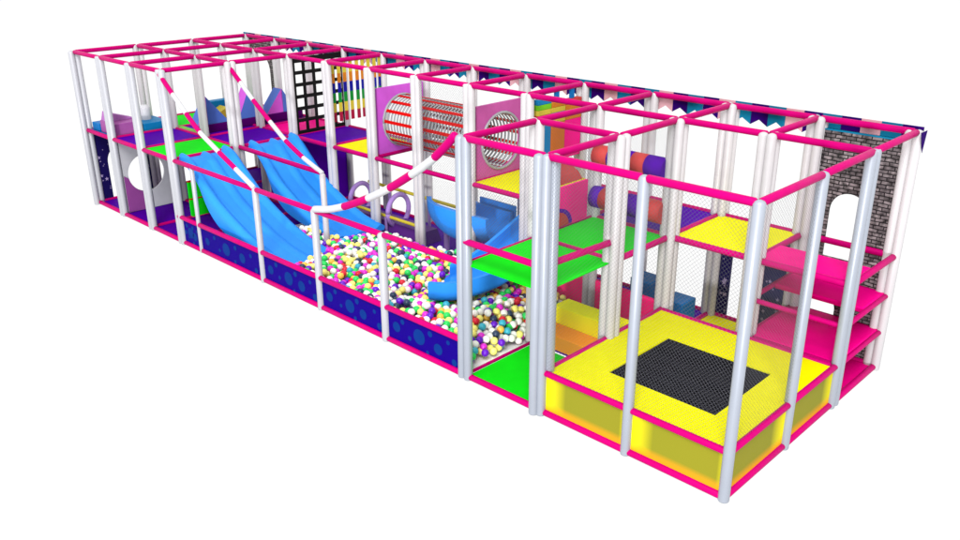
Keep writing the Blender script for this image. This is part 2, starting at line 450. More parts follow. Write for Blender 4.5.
# lower floors
G_LO = 'vinyl floor mats of the lower level'
def lp(x0, x1, y0, y1, mat, label, z=0.045): return pad(x0, x1, y0, y1, z, mat, label, th=0.04, name='floor_mat', cat='floor mat', group=G_LO)
lp(XS[3], XS[2], Y0, Y1, 'green', 'green floor mat between the ball pit and the trampoline')
lp(XS[3], XS[2], Y1, Y2, 'purple', 'purple floor mat around the yellow step')
lp(XS[3], XS[2], Y2, Y3, 'purple', 'purple floor mat under the small blue cube')
lp(XS[2], XS[1], Y2, Y3, 'yellow', 'yellow floor mat behind the trampoline')
lp(XS[1], XS[0], Y2, Y3, 'pinkpad', 'hot pink floor mat below the climbing shelves')
lp(XS[12], XS[11], Y0, Y1, 'purple', 'purple floor mat behind the navy star panel')
lp(XS[11], XS[10], Y0, Y1, 'purple', 'purple floor mat under the panel with the round hole')
lp(XS[10], XS[9], Y0, Y1, 'purple', 'purple floor mat left of the ball pit wall')
lp(XS[10], XS[9], Y1, Y2, 'purple', 'purple floor mat under the rear blue slide')
lp(XS[9], -10.19, Y0, Y2, 'purple', 'narrow purple floor mat at the left end of the ball pit, under the slide heads')
lp(XS[12], XS[10], Y1, Y3, 'purple', 'large purple floor mat at the back of the left end')
lp(XS[9], XS[4], Y2, Y3, 'purple', 'long purple floor mat at the back, under the hoop bridge')
lp(XS[4], XS[3], Y2, Y3, 'purple', 'purple floor mat behind the pink wall panel')
pf = MB().box((-10.22, .03, 0.0), (XS[3] - .03, Y2 - .06, 0.02)); tag(pf.build('pit_floor', vinyl('white_sheet', (255, 252, 252), .5, .05, k=1.15), loc=(-7.2, 1.2, 0)), 'white floor sheet under the ball pit', 'floor sheet')

# ------------------------------------------------------------------ climbing shelves (right end)
def shelf(y0, y1, z, label):
    b = MB().box((XS[1] + .02, y0, z - .035), (XS[0] - .02, y1, z + .035))
    return tag(b.build('climbing_shelf', 'pinkpad', loc=(XS[1] / 2, (y0 + y1) / 2, z - .035), bevel=0.02), label, 'shelf', 'pink climbing shelves')
shelf(Y2 + .02, Y2 + .62, D, 'topmost pink climbing shelf, filling the front half of its frame')
shelf(Y2 + .60, Y3 - .02, 1.03, 'middle pink climbing shelf, filling the back half of its frame')
shelf(Y2 + .02, Y3 - .02, 0.53, 'lowest pink climbing shelf, level with the trampoline')

# ------------------------------------------------------------------ trampoline
TZ = 0.565
tr = empty('trampoline', (-1.17, 1.2, 0), 'square trampoline with yellow padded surround and black jump mat', 'trampoline')
x0, x1, y0, y1 = XS[2] + .06, XS[0] - .02, 0.02, Y2 - .03
mx0, mx1, my0, my1 = -1.80, -0.44, 0.50, 1.745
b = MB().plate([(x0, y0), (x1, y0), (x1, y1 - .12), (x0, y1 - .12)], [[(mx0, my0), (mx1, my0), (mx1, my1), (mx0, my1)]], (0, 0, TZ - .02), (1, 0, 0), (0, 1, 0), 0.05)
b.build('surround_pad', 'yellow', tr, loc=(-1.17, 1.2, TZ))
jm = MB().box((mx0 - .02, my0 - .02, TZ - .03), (mx1 + .02, my1 + .02, TZ - .012)); jm.build('jump_mat', 'jumpmat', tr, loc=(-1.17, 1.2, TZ))
def tredge(p, q_): MB().tube([p, q_], 0.038, 0, 16).build('edge_roll', 'pink', tr, loc=p)
tredge((x0 - .02, 0.0, TZ - .01), (XS[1] - .05, 0.0, TZ - .01)); tredge((XS[1] + .05, 0.0, TZ - .01), (-.05, 0.0, TZ - .01))
tredge((0, .06, TZ - .01), (0, Y1 - .05, TZ - .01)); tredge((0, Y1 + .05, TZ - .01), (0, Y2 - .05, TZ - .01))
tredge((x0 - .03, .05, TZ - .01), (x0 - .03, y1 - .06, TZ - .01)); tredge((x0, y1 - .09, TZ - .01), (-.05, y1 - .09, TZ - .01))
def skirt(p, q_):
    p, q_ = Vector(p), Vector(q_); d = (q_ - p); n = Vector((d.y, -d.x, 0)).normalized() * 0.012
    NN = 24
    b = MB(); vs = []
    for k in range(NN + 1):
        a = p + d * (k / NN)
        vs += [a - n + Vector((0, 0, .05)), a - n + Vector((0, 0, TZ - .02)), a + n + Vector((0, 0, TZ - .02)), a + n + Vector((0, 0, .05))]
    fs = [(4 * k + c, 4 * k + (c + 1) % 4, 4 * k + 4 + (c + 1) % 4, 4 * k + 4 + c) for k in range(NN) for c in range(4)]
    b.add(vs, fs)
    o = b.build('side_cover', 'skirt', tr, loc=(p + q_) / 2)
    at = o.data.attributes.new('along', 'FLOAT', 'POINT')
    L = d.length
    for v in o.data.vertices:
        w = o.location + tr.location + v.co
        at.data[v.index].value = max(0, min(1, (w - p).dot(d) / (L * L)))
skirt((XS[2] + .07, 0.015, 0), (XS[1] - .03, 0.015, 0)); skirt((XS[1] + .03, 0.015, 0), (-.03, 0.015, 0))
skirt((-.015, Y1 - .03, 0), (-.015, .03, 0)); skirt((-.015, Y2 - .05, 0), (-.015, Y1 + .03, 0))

# ------------------------------------------------------------------ safety nets
def net(org, u, W, Hh, label, pitch=0.044, wd=0.0019, mat='netgrey'):
    org, u = Vector(org), Vector(u).normalized(); v = Vector((0, 0, 1)); w = u.cross(v)
    b = MB()
    for sgn in (1, -1):
        c = -Hh + (pitch * 0.5)
        while c < W:
            # line s = c + t (or mirrored), t in 0..Hh
            t0, t1 = max(0, -c), min(Hh, W - c)
            if t1 - t0 > 0.01:
                s0, s1 = c + t0, c + t1
                if sgn < 0: s0, s1 = W - s0, W - s1
                A, B = org + u * s0 + v * t0, org + u * s1 + v * t1
                d = (B - A).normalized(); nn = d.cross(w).normalized() * wd * .5
                b.add([A - nn, A + nn, B + nn, B - nn], [(0, 1, 2, 3)])
                e = w * wd * .5
                b.add([A - e, A + e, B + e, B - e], [(0, 1, 2, 3)])
            c += pitch
    o = b.build('safety_net', mat, loc=org)
    return tag(o, label, 'safety net', 'grey safety nets tied between posts')
nh = H - .04 - (TZ + .03)
net((XS[2] + .08, .0, TZ + .03), (1, 0, 0), XS[1] - XS[2] - .14, nh, 'fine grey safety net at the front of the trampoline, left bay')
net((XS[1] + .06, .0, TZ + .03), (1, 0, 0), -XS[1] - .12, nh, 'fine grey safety net at the front of the trampoline, right bay beside the corner post')
net((0, .06, TZ + .03), (0, 1, 0), Y1 - .12, nh, 'fine grey safety net on the right end of the trampoline')
net((XS[3] + .1, 0, D + .34), (1, 0, 0), XS[2] - XS[3] - .18, H - D - .38, 'fine grey safety net above the front green upper pad')
net((XS[5] + .07, Y2 - .03, .1), (1, 0, 0), XS[4] - XS[5] - .14, D - .16, 'fine grey safety net behind the curved blue slide, left bay')
net((XS[6] + .07, Y2 - .03, D + .05), (1, 0, 0), XS[5] - XS[6] - .14, H - D - .1, 'fine grey safety net before the right half of the net tunnel')
net((XS[6] + .07, Y2 - .03, .1), (1, 0, 0), XS[5] - XS[6] - .14, D - .16, 'fine grey safety net below the right half of the net tunnel')
net((XS[3], Y1 + .07, D + .05), (0, 1, 0), Y2 - Y1 - .14, H - D - .1, 'fine grey safety net left of the rear green upper pad')
net((XS[2] + .0, .07, D + .36), (0, 1, 0), Y1 - .14, H - D - .4, 'fine grey safety net between the green upper pad and the trampoline')
net((XS[2] + .0, Y1 + .07, D + .06), (0, 1, 0), Y2 - Y1 - .14, H - D - .1, 'fine grey safety net between the rear green pad and the trampoline')

# ------------------------------------------------------------------ ball pit wall panels with dots
def pit_panel(xa, xb, label, seed):
    rr = random.Random(seed); w = xb - xa
    e = MB().box((xa, .0, .06), (xb, .024, WZ - .02))
    cells = [(.12, .27, .07), (.30, .20, .03), (.45, .27, .105), (.70, .23, .08), (.60, .39, .04), (.86, .37, .035), (.56, .11, .03), (.93, .15, .05), (.22, .40, .04)]
    for cx, cz, r in cells:
        cx = xa + (cx + rr.uniform(-.02, .02)) * w; cz += rr.uniform(-.015, .015); r *= rr.uniform(.9, 1.1)
        r = min(r, cx - xa - .01, xb - cx - .01, cz - .07, WZ - .03 - cz)
        if r > .015: e.plate(circ(cx, cz, r, 28), [], (0, -.0015, 0), (1, 0, 0), (0, 0, 1), .003, 1)
    o = e.build('pit_wall', ['pitblue', 'dot'], loc=((xa + xb) / 2, .012, .06))
    return tag(o, label, 'pit wall', 'ultramarine ball pit walls with light blue dots')
for k, (xa, xb, lb) in enumerate(((XS[9] + .11, -10.245, 'short dotted blue pit wall at the far left end, left of the thin post'), (-10.155, -8.285, 'long dotted blue pit wall in front of the front slide, next to the thin post'),
        (-8.175, -6.74, 'dotted blue pit wall at the foot of the front slide'), (-6.62, -5.235, 'dotted blue pit wall in front of the middle of the balls'),
        (-5.115, XS[3] - .11, 'dotted blue pit wall nearest the green floor mat'))): pit_panel(xa, xb, lb, 31 + k)

# ------------------------------------------------------------------ blue double slides
def interp(tab, x):
    for (xa, za), (xb, zb) in zip(tab[:-1], tab[1:]):
        if xa <= x <= xb:
            t = (x - xa) / (xb - xa); return za + (zb - za) * t
    return tab[0][1] if x < tab[0][0] else tab[-1][1]
def smooth_tab(tab, n=60):
    xs = [tab[0][0] + (tab[-1][0] - tab[0][0]) * i / n for i in range(n + 1)]
    z = [interp(tab, x) for x in xs]
    for _ in range(6): z = [z[0]] + [(z[i - 1] + 2 * z[i] + z[i + 1]) / 4 for i in range(1, n)] + [z[-1]]
    return list(zip(xs, z))
def slide(ya, yb, xend, label):
    k = (xend - XS[9]) / (-7.85 - XS[9])
    sx = lambda x: XS[9] + (x + 10.875) * k
    top = smooth_tab([(sx(x), z) for x, z in ((-10.875, 1.64), (-10.62, 1.62), (-10.37, 1.40), (-9.85, 1.0), (-9.3, .74), (-8.9, .58), (-8.4, .44), (-7.85, .37))])
    bot = smooth_tab([(sx(x), z) for x, z in ((-10.875, 1.46), (-10.5, 1.42), (-10.32, 1.24), (-10.1, .80), (-9.85, .59), (-9.6, .47), (-9.15, .38), (-8.37, .28), (-7.85, .25))])
    W = yb - ya; N = 44
    def bump(t):
        z = 0
        for c, w, g_ in ((.085, .085, 1), (.5, .09, .55), (.915, .085, 1)):
            u = abs(t - c) / w
            if u < 1: z = max(z, g_ * math.cos(u * math.pi / 2) ** 0.9)
        return z
    rings = []
    for idx, ((x, zt), (_, zb)) in enumerate(zip(top, bot)):
        s = (x - top[0][0]) / (top[-1][0] - top[0][0])
        lip = 0.09 * (1 - .45 * s)
        ring = []
        for j in range(N + 1):
            t = j / N
            ring.append(Vector((x, ya + W * t, zt - lip + lip * bump(t))))
        dep = zt - zb
        ring += [Vector((x, yb, zt - lip - dep * .25)), Vector((x, yb - .02, zb)), Vector((x, ya + .02, zb)), Vector((x, ya, zt - lip - dep * .25))]
        rings.append(ring)
    # rounded head: a last ring pulled back
    hd = []
    cz = sum(p.z for p in rings[0]) / len(rings[0])
    for p in rings[0]:
        hd.append(Vector((p.x - .05, p.y, p.z - .045 if p.z > 1.5 else p.z)))
    rings.insert(0, hd)
    n = len(rings[0]); b = MB()
    vs = [p for r in rings for p in r]
    fs = [(i * n + j, i * n + (j + 1) % n, (i + 1) * n + (j + 1) % n, (i + 1) * n + j) for i in range(len(rings) - 1) for j in range(n)]
    b.add(vs, fs, 0, True); b.add([], [tuple(-len(vs) + j for j in range(n - 1, -1, -1)), tuple(-n + j for j in range(n))], 0, False)
    o = b.build('slide', 'blue', loc=(XS[9] + 1.4, (ya + yb) / 2, 0))
    o.data.set_sharp_from_angle(angle=math.radians(60))
    return tag(o, label, 'slide', 'wide blue double slides into the ball pit')
slide(.11, 1.11, -7.80, 'front wide blue double slide, next to the dotted blue pit wall')
slide(1.50, 2.56, -8.25, 'rear wide blue double slide, further from the dotted pit wall')

# ------------------------------------------------------------------ curved blue slide
cs = empty('curved_slide', (-5.15, 1.65, 0), 'curved blue chute running down under the green pad into the balls', 'slide')
CH = [(-4.85, 2.95, .90), (-4.82, 2.45, .74), (-4.82, 1.98, .58), (-4.85, 1.62, .48), (-4.95, 1.32, .42), (-5.08, 1.12, .385), (-5.24, 1.03, .37)]
def spline(P, n=8):
    P = [Vector(p) for p in P]; P = [P[0] * 2 - P[1]] + P + [P[-1] * 2 - P[-2]]; out = []
    for i in range(1, len(P) - 2):
        a, b, c, d = P[i - 1:i + 3]
        for k in range(n):
            t = k / n
            out.append(.5 * ((2 * b) + (c - a) * t + (2 * a - 5 * b + 4 * c - d) * t * t + (3 * b - a - 3 * c + d) * t ** 3))
    return out + [P[-2]]
CHP = spline(CH)
def sweep(path, prof, name, mat, depth=None, inner_top=None):
    vs = []; N = len(path)
    for k, p in enumerate(path):
        t = path[min(k + 1, N - 1)] - path[max(k - 1, 0)]; t.z = 0; t.normalize()
        o = Vector((-t.y, t.x, 0))
        dk = depth[k] if depth else 1
        for a, h in prof: vs.append(p + o * a + Vector((0, 0, h * dk if h < 0 else (h * inner_top[k] if inner_top and a < -.05 else h))))
    n = len(prof)
    fs = [(i * n + j, i * n + (j + 1) % n, (i + 1) * n + (j + 1) % n, (i + 1) * n + j) for i in range(N - 1) for j in range(n)]
    b = MB(); b.add(vs, fs, 0, True)
    b.add([], [tuple(-len(vs) + j for j in range(n)), tuple(-n + j for j in range(n - 1, -1, -1))], 0)
    o = b.build(name, mat, cs, loc=cs.location); o.data.set_sharp_from_angle(angle=math.radians(45))
    return o
w_, h_ = .32, .31
inner = [(-w_, h_)] + [(-w_ * math.cos(a), .15 - .15 * math.sin(a)) for a in [i * math.pi / 14 for i in range(15)]] + [(w_, h_)]
outer = [(w_ + .06, h_)] + [((w_ + .06) * math.cos(a), .11 - .16 * math.sin(a)) for a in [i * math.pi / 10 for i in range(11)]] + [(-w_ - .06, h_)]
nk = len(CHP)
sweep(CHP, inner + outer, 'chute', 'blue', None, [1 - .72 * max(0, (k - (nk - 14)) / 13) ** 1.5 for k in range(nk)])
# straight half-pipe behind it, thick walled
ri, ro = .275, .36
hpz = .93
inner = [(-ri, .08)] + [(-ri * math.cos(a), -ri * math.sin(a)) for a in [i * math.pi / 16 for i in range(17)]] + [(ri, .05)]
outer = [(ro, .05)] + [(ro * math.cos(a), -ro * math.sin(a)) for a in [i * math.pi / 16 for i in range(17)]] + [(-ro, .08)]
HPP = spline([(-7.12, 3.06, .93), (-6.92, 2.90, .94), (-6.60, 2.83, .95), (-6.15, 2.83, .955), (-5.70, 2.86, .955)], 6)
dep = [.85 + .65 * math.sin(min(1, k / 13) * math.pi / 2) - .45 * max(0, (k - 14) / 10) for k in range(len(HPP))]
sweep(HPP, inner + outer, 'half_pipe', 'blue', dep)
MB().plate([(-6.5, .80), (-5.28, .62), (-5.70, .86), (-5.70, 1.085), (-6.5, 1.085)], [], (0, 3.24, 0), (1, 0, 0), (0, 0, 1), .04).build('side_board', 'blue', cs, loc=(-6, 3.24, .62))
for x_ in (-6.95, -5.95): MB().tube([(x_, 2.86, .05), (x_, 2.86, .50)], .05, 0, 12).build('support', 'lilac', cs, loc=(x_, 2.86, .05))
MB().tube([(-4.84, 2.3, .05), (-4.84, 2.3, .60)], .05, 0, 12).build('support', 'lilac', cs, loc=(-4.84, 2.3, .05))

# ------------------------------------------------------------------ ball pit
def inside_slide(x, y):
    if x < -9.25 and y < 1.45: return False      # under the front slide, down on the floor
    return x < -7.7 - .30 * max(0, min(1, (y - .9) / .6)) and .05 < y < 2.6 and not (1.16 < y < 1.46)
def bed(x, y):
    h = .40 + .035 * math.sin(x * 2.1 + 1) * math.cos(y * 2.6) + .02 * math.sin(x * 5.3 + y * 4)
    t = max(0, min(1, (x + 4.25) / .62)); h -= (h - .07) * t ** 1.3 * (1 if y < 1.35 else .6)
    h -= .10 * max(0, min(1, (y - 1.6) / .7))
    if -5.6 < x < -3.9: h -= .09 * max(0, 1 - abs(math.hypot(x + 5.3, y - 1.7) - .95) / .4)     # the balls dip around the chute
    if x < -9.0: h -= .29 * min(1, (-9.0 - x) / .25)
    return h
BR = .052
def chute_cap(x, y):
    """highest ball centre that still fits under (or beside) the chute here"""
    cap = 9
    for p in CHP:
        d = math.hypot(p.x - x, p.y - y)
        if d < .40 + BR * .6: cap = min(cap, p.z - .055 - BR + (.12 if d > .36 else 0))
    return cap
balls = []
sp = BR * 2.02
row = 0
for layer in (0, 1):
    y = .07 + layer * .03; row = 0
    while y < Y2 - .12:
        x = -10.15 + (row % 2) * sp / 2 + layer * .04
        while x < -3.71:
            bx, by = x + R.uniform(-.024, .024), max(.098, y + R.uniform(-.024, .024))
            if not inside_slide(bx, by):
                z = bed(bx, by) + R.uniform(-.028, .03) - layer * .075
                if R.random() < .09 and layer == 0: z += .045
                z = min(z, chute_cap(bx, by))
                if z > BR + .02: balls.append((bx, by, max(z, BR + .022), layer))
                elif layer == 0 and R.random() < .8: balls.append((bx, by, BR + .022, layer))
            x += sp
        y += sp * .88; row += 1
names = list(BALLW); wts = [BALLW[n] for n in names]
cam_loc = Vector((3.210, -6.759, 5.295))
balls = [(b_, R.choices(names, wts)[0]) for b_ in balls]
# strays on the green mat's edge, as in the photo: none lie on the mat itself
def behind_post(p):
    return False
order = sorted(range(len(balls)), key=lambda i: (balls[i][0][3], (Vector(balls[i][0][:3]) - cam_loc).length))
single = set(order[:300])
def ico(sub):
    bm = bmesh.new(); bmesh.ops.create_icosphere(bm, subdivisions=sub, radius=BR)
    v = [tuple(p.co) for p in bm.verts]; f = [tuple(q_.index for q_ in p.verts) for p in bm.faces]; bm.free(); return v, f
v3, f3 = ico(3); v2, f2 = ico(2)
bmesh_by = {}
for n in names:
    me = bpy.data.meshes.new('ball_' + n); me.from_pydata(v3, [], f3); me.materials.append(M['ball_' + n])
    me.polygons.foreach_set('use_smooth', [True] * len(me.polygons)); bmesh_by[n] = me
for i in sorted(single):
    (bx, by, bz, _), n = balls[i]
    o = bpy.data.objects.new('ball', bmesh_by[n]); COL.objects.link(o); o.location = (bx, by, bz)
    o.rotation_euler = (R.uniform(0, 6), R.uniform(0, 6), R.uniform(0, 6))
    tag(o, n + ' plastic ball at the near end of the ball pit, beside the green mat', 'ball', n + ' balls at the near end of the ball pit')
V, Fc, Mi = [], [], []
for i, ((bx, by, bz, _), n) in enumerate(balls):
    if i in single: continue
    o = len(V); V += [(bx + p[0], by + p[1], bz + p[2]) for p in v2]; Fc += [(a + o, b_ + o, c + o) for a, b_, c in f2]; Mi += [names.index(n)] * len(f2)
me = bpy.data.meshes.new('pit_balls'); me.from_pydata(V, [], Fc)
for n in names: me.materials.append(M['ball_' + n])
me.polygons.foreach_set('material_index', Mi); me.polygons.foreach_set('use_smooth', [True] * len(Fc)); me.update()
o = bpy.data.objects.new('pit_balls', me); COL.objects.link(o); o['kind'] = 'stuff'
tag(o, 'mass of many coloured plastic balls filling the ball pit', 'balls')

# ------------------------------------------------------------------ net tunnel between two orchid boards
tn = empty('net_tunnel', (-7.25, 3.25, D), 'round crawl tunnel of red and grey webbing between two orchid boards', 'tunnel')
TCY, TCZ, TR = 3.24, 2.125, .455
ya, yb, za, zb = 2.66, 3.74, D + .02, 2.74
for i in (7, 5):
    mat = 'orchid'
    MB().plate([(ya, za), (yb, za), (yb, zb), (ya, zb)], [circ(TCY, TCZ, TR - .01, 48)], (XS[i], 0, 0), (0, 1, 0), (0, 0, 1), .05).build('end_board', 'orchid' if i == 7 else vinyl('pink_board', (228, 104, 190), .5, .12), tn, loc=(XS[i], TCY, za))
    MB().torus((XS[i] + .03, TCY, TCZ), (1, 0, 0), TR, .022).build('rim', 'greyweb', tn, loc=(XS[i], TCY, TCZ))
xa, xb = XS[7] + .02, XS[5] - .02
rb = MB(); ns = 15
for k in range(ns):
    a = (k + .3) * 2 * math.pi / ns; hw = .027
    da = hw / TR
    pts = [(math.cos(a - da), math.sin(a - da)), (math.cos(a + da), math.sin(a + da))]
    vs = []
    for x in (xa, xb):
        for rr in (TR, TR - .012):
            for c_, s_ in pts: vs.append((x, TCY + rr * c_, TCZ + rr * s_))
    rb.add(vs, [(0, 1, 5, 4), (2, 6, 7, 3), (0, 4, 6, 2), (1, 3, 7, 5)])
rb.build('red_strap', 'red', tn, loc=(xa, TCY, TCZ))
gr = MB(); nr = 30
for k in range(nr):
    x = xa + (xb - xa) * (k + .5) / nr; n = 40; hw = .019
    vs = []
    for rr in (TR - .013, TR - .02):
        for xx in (x - hw, x + hw):
            vs += [(xx, TCY + rr * math.cos(j * 2 * math.pi / n), TCZ + rr * math.sin(j * 2 * math.pi / n)) for j in range(n)]
    fs = []
    for j in range(n):
        j2 = (j + 1) % n
        fs += [(j, j2, n + j2, n + j), (2 * n + j, 3 * n + j, 3 * n + j2, 2 * n + j2), (j, 2 * n + j, 2 * n + j2, j2), (n + j, n + j2, 3 * n + j2, 3 * n + j)]
    gr.add(vs, fs, 0, True)
gr.build('grey_strap', 'greyweb', tn, loc=(xa, TCY, TCZ))

# ------------------------------------------------------------------ black cargo net
cn = MB(); x = XS[9] + .02
zc0, zc1 = D + .03, H - .06
for k in range(6):
    y = Y2 + .10 + k * (Y3 - Y2 - .14) / 5
    cn.box((x - .012, y - .03, zc0), (x + .012, y + .03, zc1))
for k in range(7):
    z = zc0 + .03 + k * (zc1 - zc0 - .08) / 6
    cn.box((x - .014, Y2 + .07, z - .033), (x + .014, Y3 - .02, z + .033))
cn.box((x - .016, Y2 + .06, H - .15), (x + .016, Y3 - .02, H - .045))
tag(cn.build('cargo_net', 'black', loc=(x, (Y2 + Y3) / 2, zc0)), 'black square-mesh cargo net beside the hanging rainbow strips', 'climbing net')

# ------------------------------------------------------------------ hanging rainbow strips
for k in range(9):
    y = Y2 + .13 + k * .138; x = XS[8] + R.uniform(-.01, .01)
    st = empty('rainbow_strip', (x, y, 1.98), 'hanging strip banded yellow, orange, blue, green, yellow and crimson', 'hanging strip', 'rainbow strips hung in a row left of the net tunnel')
    zz = [1.985, 2.16, 2.33, 2.51, 2.69, 2.86, H - .04]
    for (z0, z1), mt in zip(zip(zz[:-1], zz[1:]), ('rb_red', 'rb_yellow', 'rb_green', 'rb_blue', 'rb_orange', 'rb_yellow')):
        MB().box((x - .012, y - .032, z0), (x + .012, y + .032, z1)).build('band', mt, st, loc=(x, y, z0))

# ------------------------------------------------------------------ three hanging pads right of the tunnel
for k, (ya_, yb_, body, tops, lab) in enumerate((
        (2.72, 3.02, 'skyblue', ('rb_orange', 'salmon', 'rb_yellow', 'lime', 'skyblue'), 'hanging cerulean foam pad with a rainbow striped top'),
        (3.03, 3.35, 'orange', ('rb_yellow', 'bluefoam', 'rb_yellow', 'rb_orange'), 'hanging orange foam pad with a blue and yellow striped top'),
        (3.36, 3.74, 'pinkpad', ('rb_orange', 'rb_yellow', 'rb_orange', 'salmon'), 'hanging hot pink foam pad with an orange striped top'))):
    x = XS[4]
    hp = empty('hanging_pad', (x, (ya_ + yb_) / 2, 2.0), lab, 'hanging pad')
    MB().box((x - .05, ya_, 2.02), (x + .05, yb_, 2.60)).build('body', body, hp, loc=(x, ya_, 2.0), bevel=.01)
    z = 2.602; dz = .075
    for t in tops:
        MB().box((x - .05, ya_, z), (x + .05, yb_, z + dz)).build('stripe', t, hp, loc=(x, ya_, z), bevel=.006); z += dz + .002
    MB().box((x - .02, (ya_ + yb_) / 2 - .04, z), (x + .02, (ya_ + yb_) / 2 + .04, H - .03)).build('strap', 'bluefoam', hp, loc=(x, ya_, z))

# ------------------------------------------------------------------ foam rollers
def roller(c, L, r, bands, label):
    c = Vector(c); e = empty('foam_roller', c, label, 'roller', 'coral and purple foam rollers')
    xx = c.x - L / 2
    for mt, w in bands:
        b = MB(); n = 28
        xs_ = (xx, xx + w * L)
        vs = [(x, c.y + r * math.cos(k * 2 * math.pi / n), c.z + r * math.sin(k * 2 * math.pi / n)) for x in xs_ for k in range(n)]
        b.add(vs, [(k, (k + 1) % n, n + (k + 1) % n, n + k) for k in range(n)], 0, True)
        b.add([], [tuple(-2 * n + k for k in range(n - 1, -1, -1)), tuple(-n + k for k in range(n))])
        b.build('band', mt, e, loc=(xx + w * L / 2, c.y, c.z)); xx += w * L
    MB().tube([(c.x - L / 2 - .05, c.y, c.z), (c.x + L / 2 + .05, c.y, c.z)], .02, 0, 10).build('axle', 'steel', e, loc=c)
    return e
roller((-3.01, 2.47, 2.455), 1.10, .14, (('salmon', .22), ('purple', .34), ('salmon', .19), ('purple', .25)), 'upper coral and purple foam roller, higher of the pair')
roller((-3.01, 2.47, 1.87), 1.12, .15, (('purple', .14), ('salmon', .36), ('purple', .24), ('salmon', .26)), 'lower coral and purple foam roller, just above the purple pad')
# pink flap board with coral cone behind
fbd = empty('flap_board', (XS[3], 1.9, D), 'upright rose pink board with a coral half disc, beside the green pads', 'board')
MB().plate([(1.37, D + .03), (2.34, D + .03), (2.34, 2.13), (1.37, 2.13)], [], (XS[3] + .02, 0, 0), (0, 1, 0), (0, 0, 1), .04).build('board', vinyl('rose_board', (250, 40, 144), .6, .02, k=1.35), fbd, loc=fbd.location)
def half(a, b_, n=20): return [(1.70 + a * math.cos(t), D + .05 + b_ * math.sin(t)) for t in [k * math.pi / n for k in range(n + 1)]]
MB().plate(half(.31, .25), [], (XS[3] + .044, 0, 0), (0, 1, 0), (0, 0, 1), .006).build('half_disc', 'purple', fbd, loc=fbd.location)
MB().plate(half(.23, .20), [], (XS[3] + .050, 0, 0), (0, 1, 0), (0, 0, 1), .006).build('half_disc', 'salmon', fbd, loc=fbd.location)
rb_ = empty('ramp_block', (XS[4] + .4, 2.9, T), 'yellow foam block with a coral wedge on top, behind the rose board', 'foam block')
MB().box((XS[4] + .1, 2.62, T), (-4.28, 3.2, 1.84)).build('base_block', 'yellow', rb_, loc=rb_.location, bevel=.01)
MB().prism([(0, 0), (.48, 0), (.40, .10), (.24, .19), (0, .24)], (XS[4] + .1, 2.64, 1.842), (1, 0, 0), (0, 0, 1), (0, .5, 0)).build('wedge', 'salmon', rb_, loc=rb_.location)

# ------------------------------------------------------------------ lower right: step, pink wall panel, cubes
se = empty('foam_step', (-2.95, 1.62, .05), 'yellow foam step block with a lower orange tread', 'step')
MB().box((-3.56, 1.64, .05), (-2.40, 1.96, .50)).build('upper_block', vinyl('bright_yellow_pad', (255, 244, 10), .6, .02, k=1.12), se, loc=(-2.9, 1.46, .05), bevel=.012)  # yellow pad colour lightened to stand in for light under the deck
MB().box((-3.56, 1.30, .05), (-2.40, 1.636, .26)).build('lower_tread', vinyl('bright_orange_pad', (255, 152, 40), .6, .02, k=1.12), se, loc=(-2.9, 1.14, .05), bevel=.012)  # orange lightened the same way, in place of light
tag(MB().plate([(XS[4] + .1, .05), (-2.50, .05), (-2.50, .60), (XS[4] + .1, .64)], [], (0, Y2 + .02, 0), (1, 0, 0), (0, 0, 1), .05).build('low_wall', vinyl('rose_panel', (244, 20, 112), .6, .02, k=1.2), loc=(-3.6, Y2, .05)), 'low rose pink wall behind the yellow step', 'wall panel')
tag(MB().box((-2.74, 3.06, .05), (-2.40, 3.42, .40)).build('foam_cube', 'bluefoam', loc=(-2.57, 3.24, .05), bevel=.012), 'small blue foam cube behind the trampoline', 'foam cube')
tag(MB().box((-3.25, 3.0, .05), (-2.90, 3.35, .60)).build('foam_pillar', 'bluefoam', loc=(-3.1, 3.2, .05), bevel=.012), 'blue foam block peeking over the rose wall', 'foam block')

# ------------------------------------------------------------------ printed wall panels
def stars(b, rects, plane, mi, seed, n=26):
    rr = random.Random(seed)
    for _ in range(n):
        a0, a1, z0, z1 = rr.choice(rects); s_ = rr.choice((.012, .014, .018, .03, .045))
        c = rr.uniform(a0 + s_, a1 - s_); z = rr.uniform(z0 + s_, z1 - s_); k = rr.choice((4, 5)); ph = rr.uniform(0, 1)
        pts = [(c + s_ * (1 if j % 2 == 0 else .4) * math.cos(ph + j * math.pi / k), z + s_ * (1 if j % 2 == 0 else .4) * math.sin(ph + j * math.pi / k)) for j in range(2 * k)]
        org, u = plane
        b.plate(pts, [], org, u, (0, 0, 1), .003, mi)
nb = MB().plate([(XS[2] + .06, .06), (XS[1] - .06, .06), (XS[1] - .06, D - .05), (XS[2] + .06, D - .05)], [arch(-2.125, -1.665, .065, 1.44)], (0, Y3 + .02, 0), (1, 0, 0), (0, 0, 1), .03)
stars(nb, [(XS[2] + .07, -2.13, .1, 1.45), (-1.66, XS[1] - .07, .1, 1.45)], ((0, Y3 + .003, 0), (1, 0, 0)), 1, 5, 30)
tag(nb.build('star_panel', ['navy', 'star'], loc=(-1.78, Y3, .06)), 'navy star-printed panel with an arched doorway behind the trampoline', 'wall panel')
nl = MB().plate([(.04, .05), (Y1 - .05, .05), (Y1 - .05, D - .05), (.04, D - .05)], [arch(.30, .96, .055, 1.16)], (XS[12] + .0, 0, 0), (0, 1, 0), (0, 0, 1), .03)
stars(nl, [(.05, .29, .1, 1.45), (.3, 1.2, 1.17, 1.45), (.97, 1.2, .1, 1.4)], ((XS[12] + .0165, 0, 0), (0, 1, 0)), 1, 8, 40)
tag(nl.build('star_panel', ['navy', 'star'], loc=(XS[12], .6, .05)), 'navy star-printed panel with an arched doorway at the left end', 'wall panel')

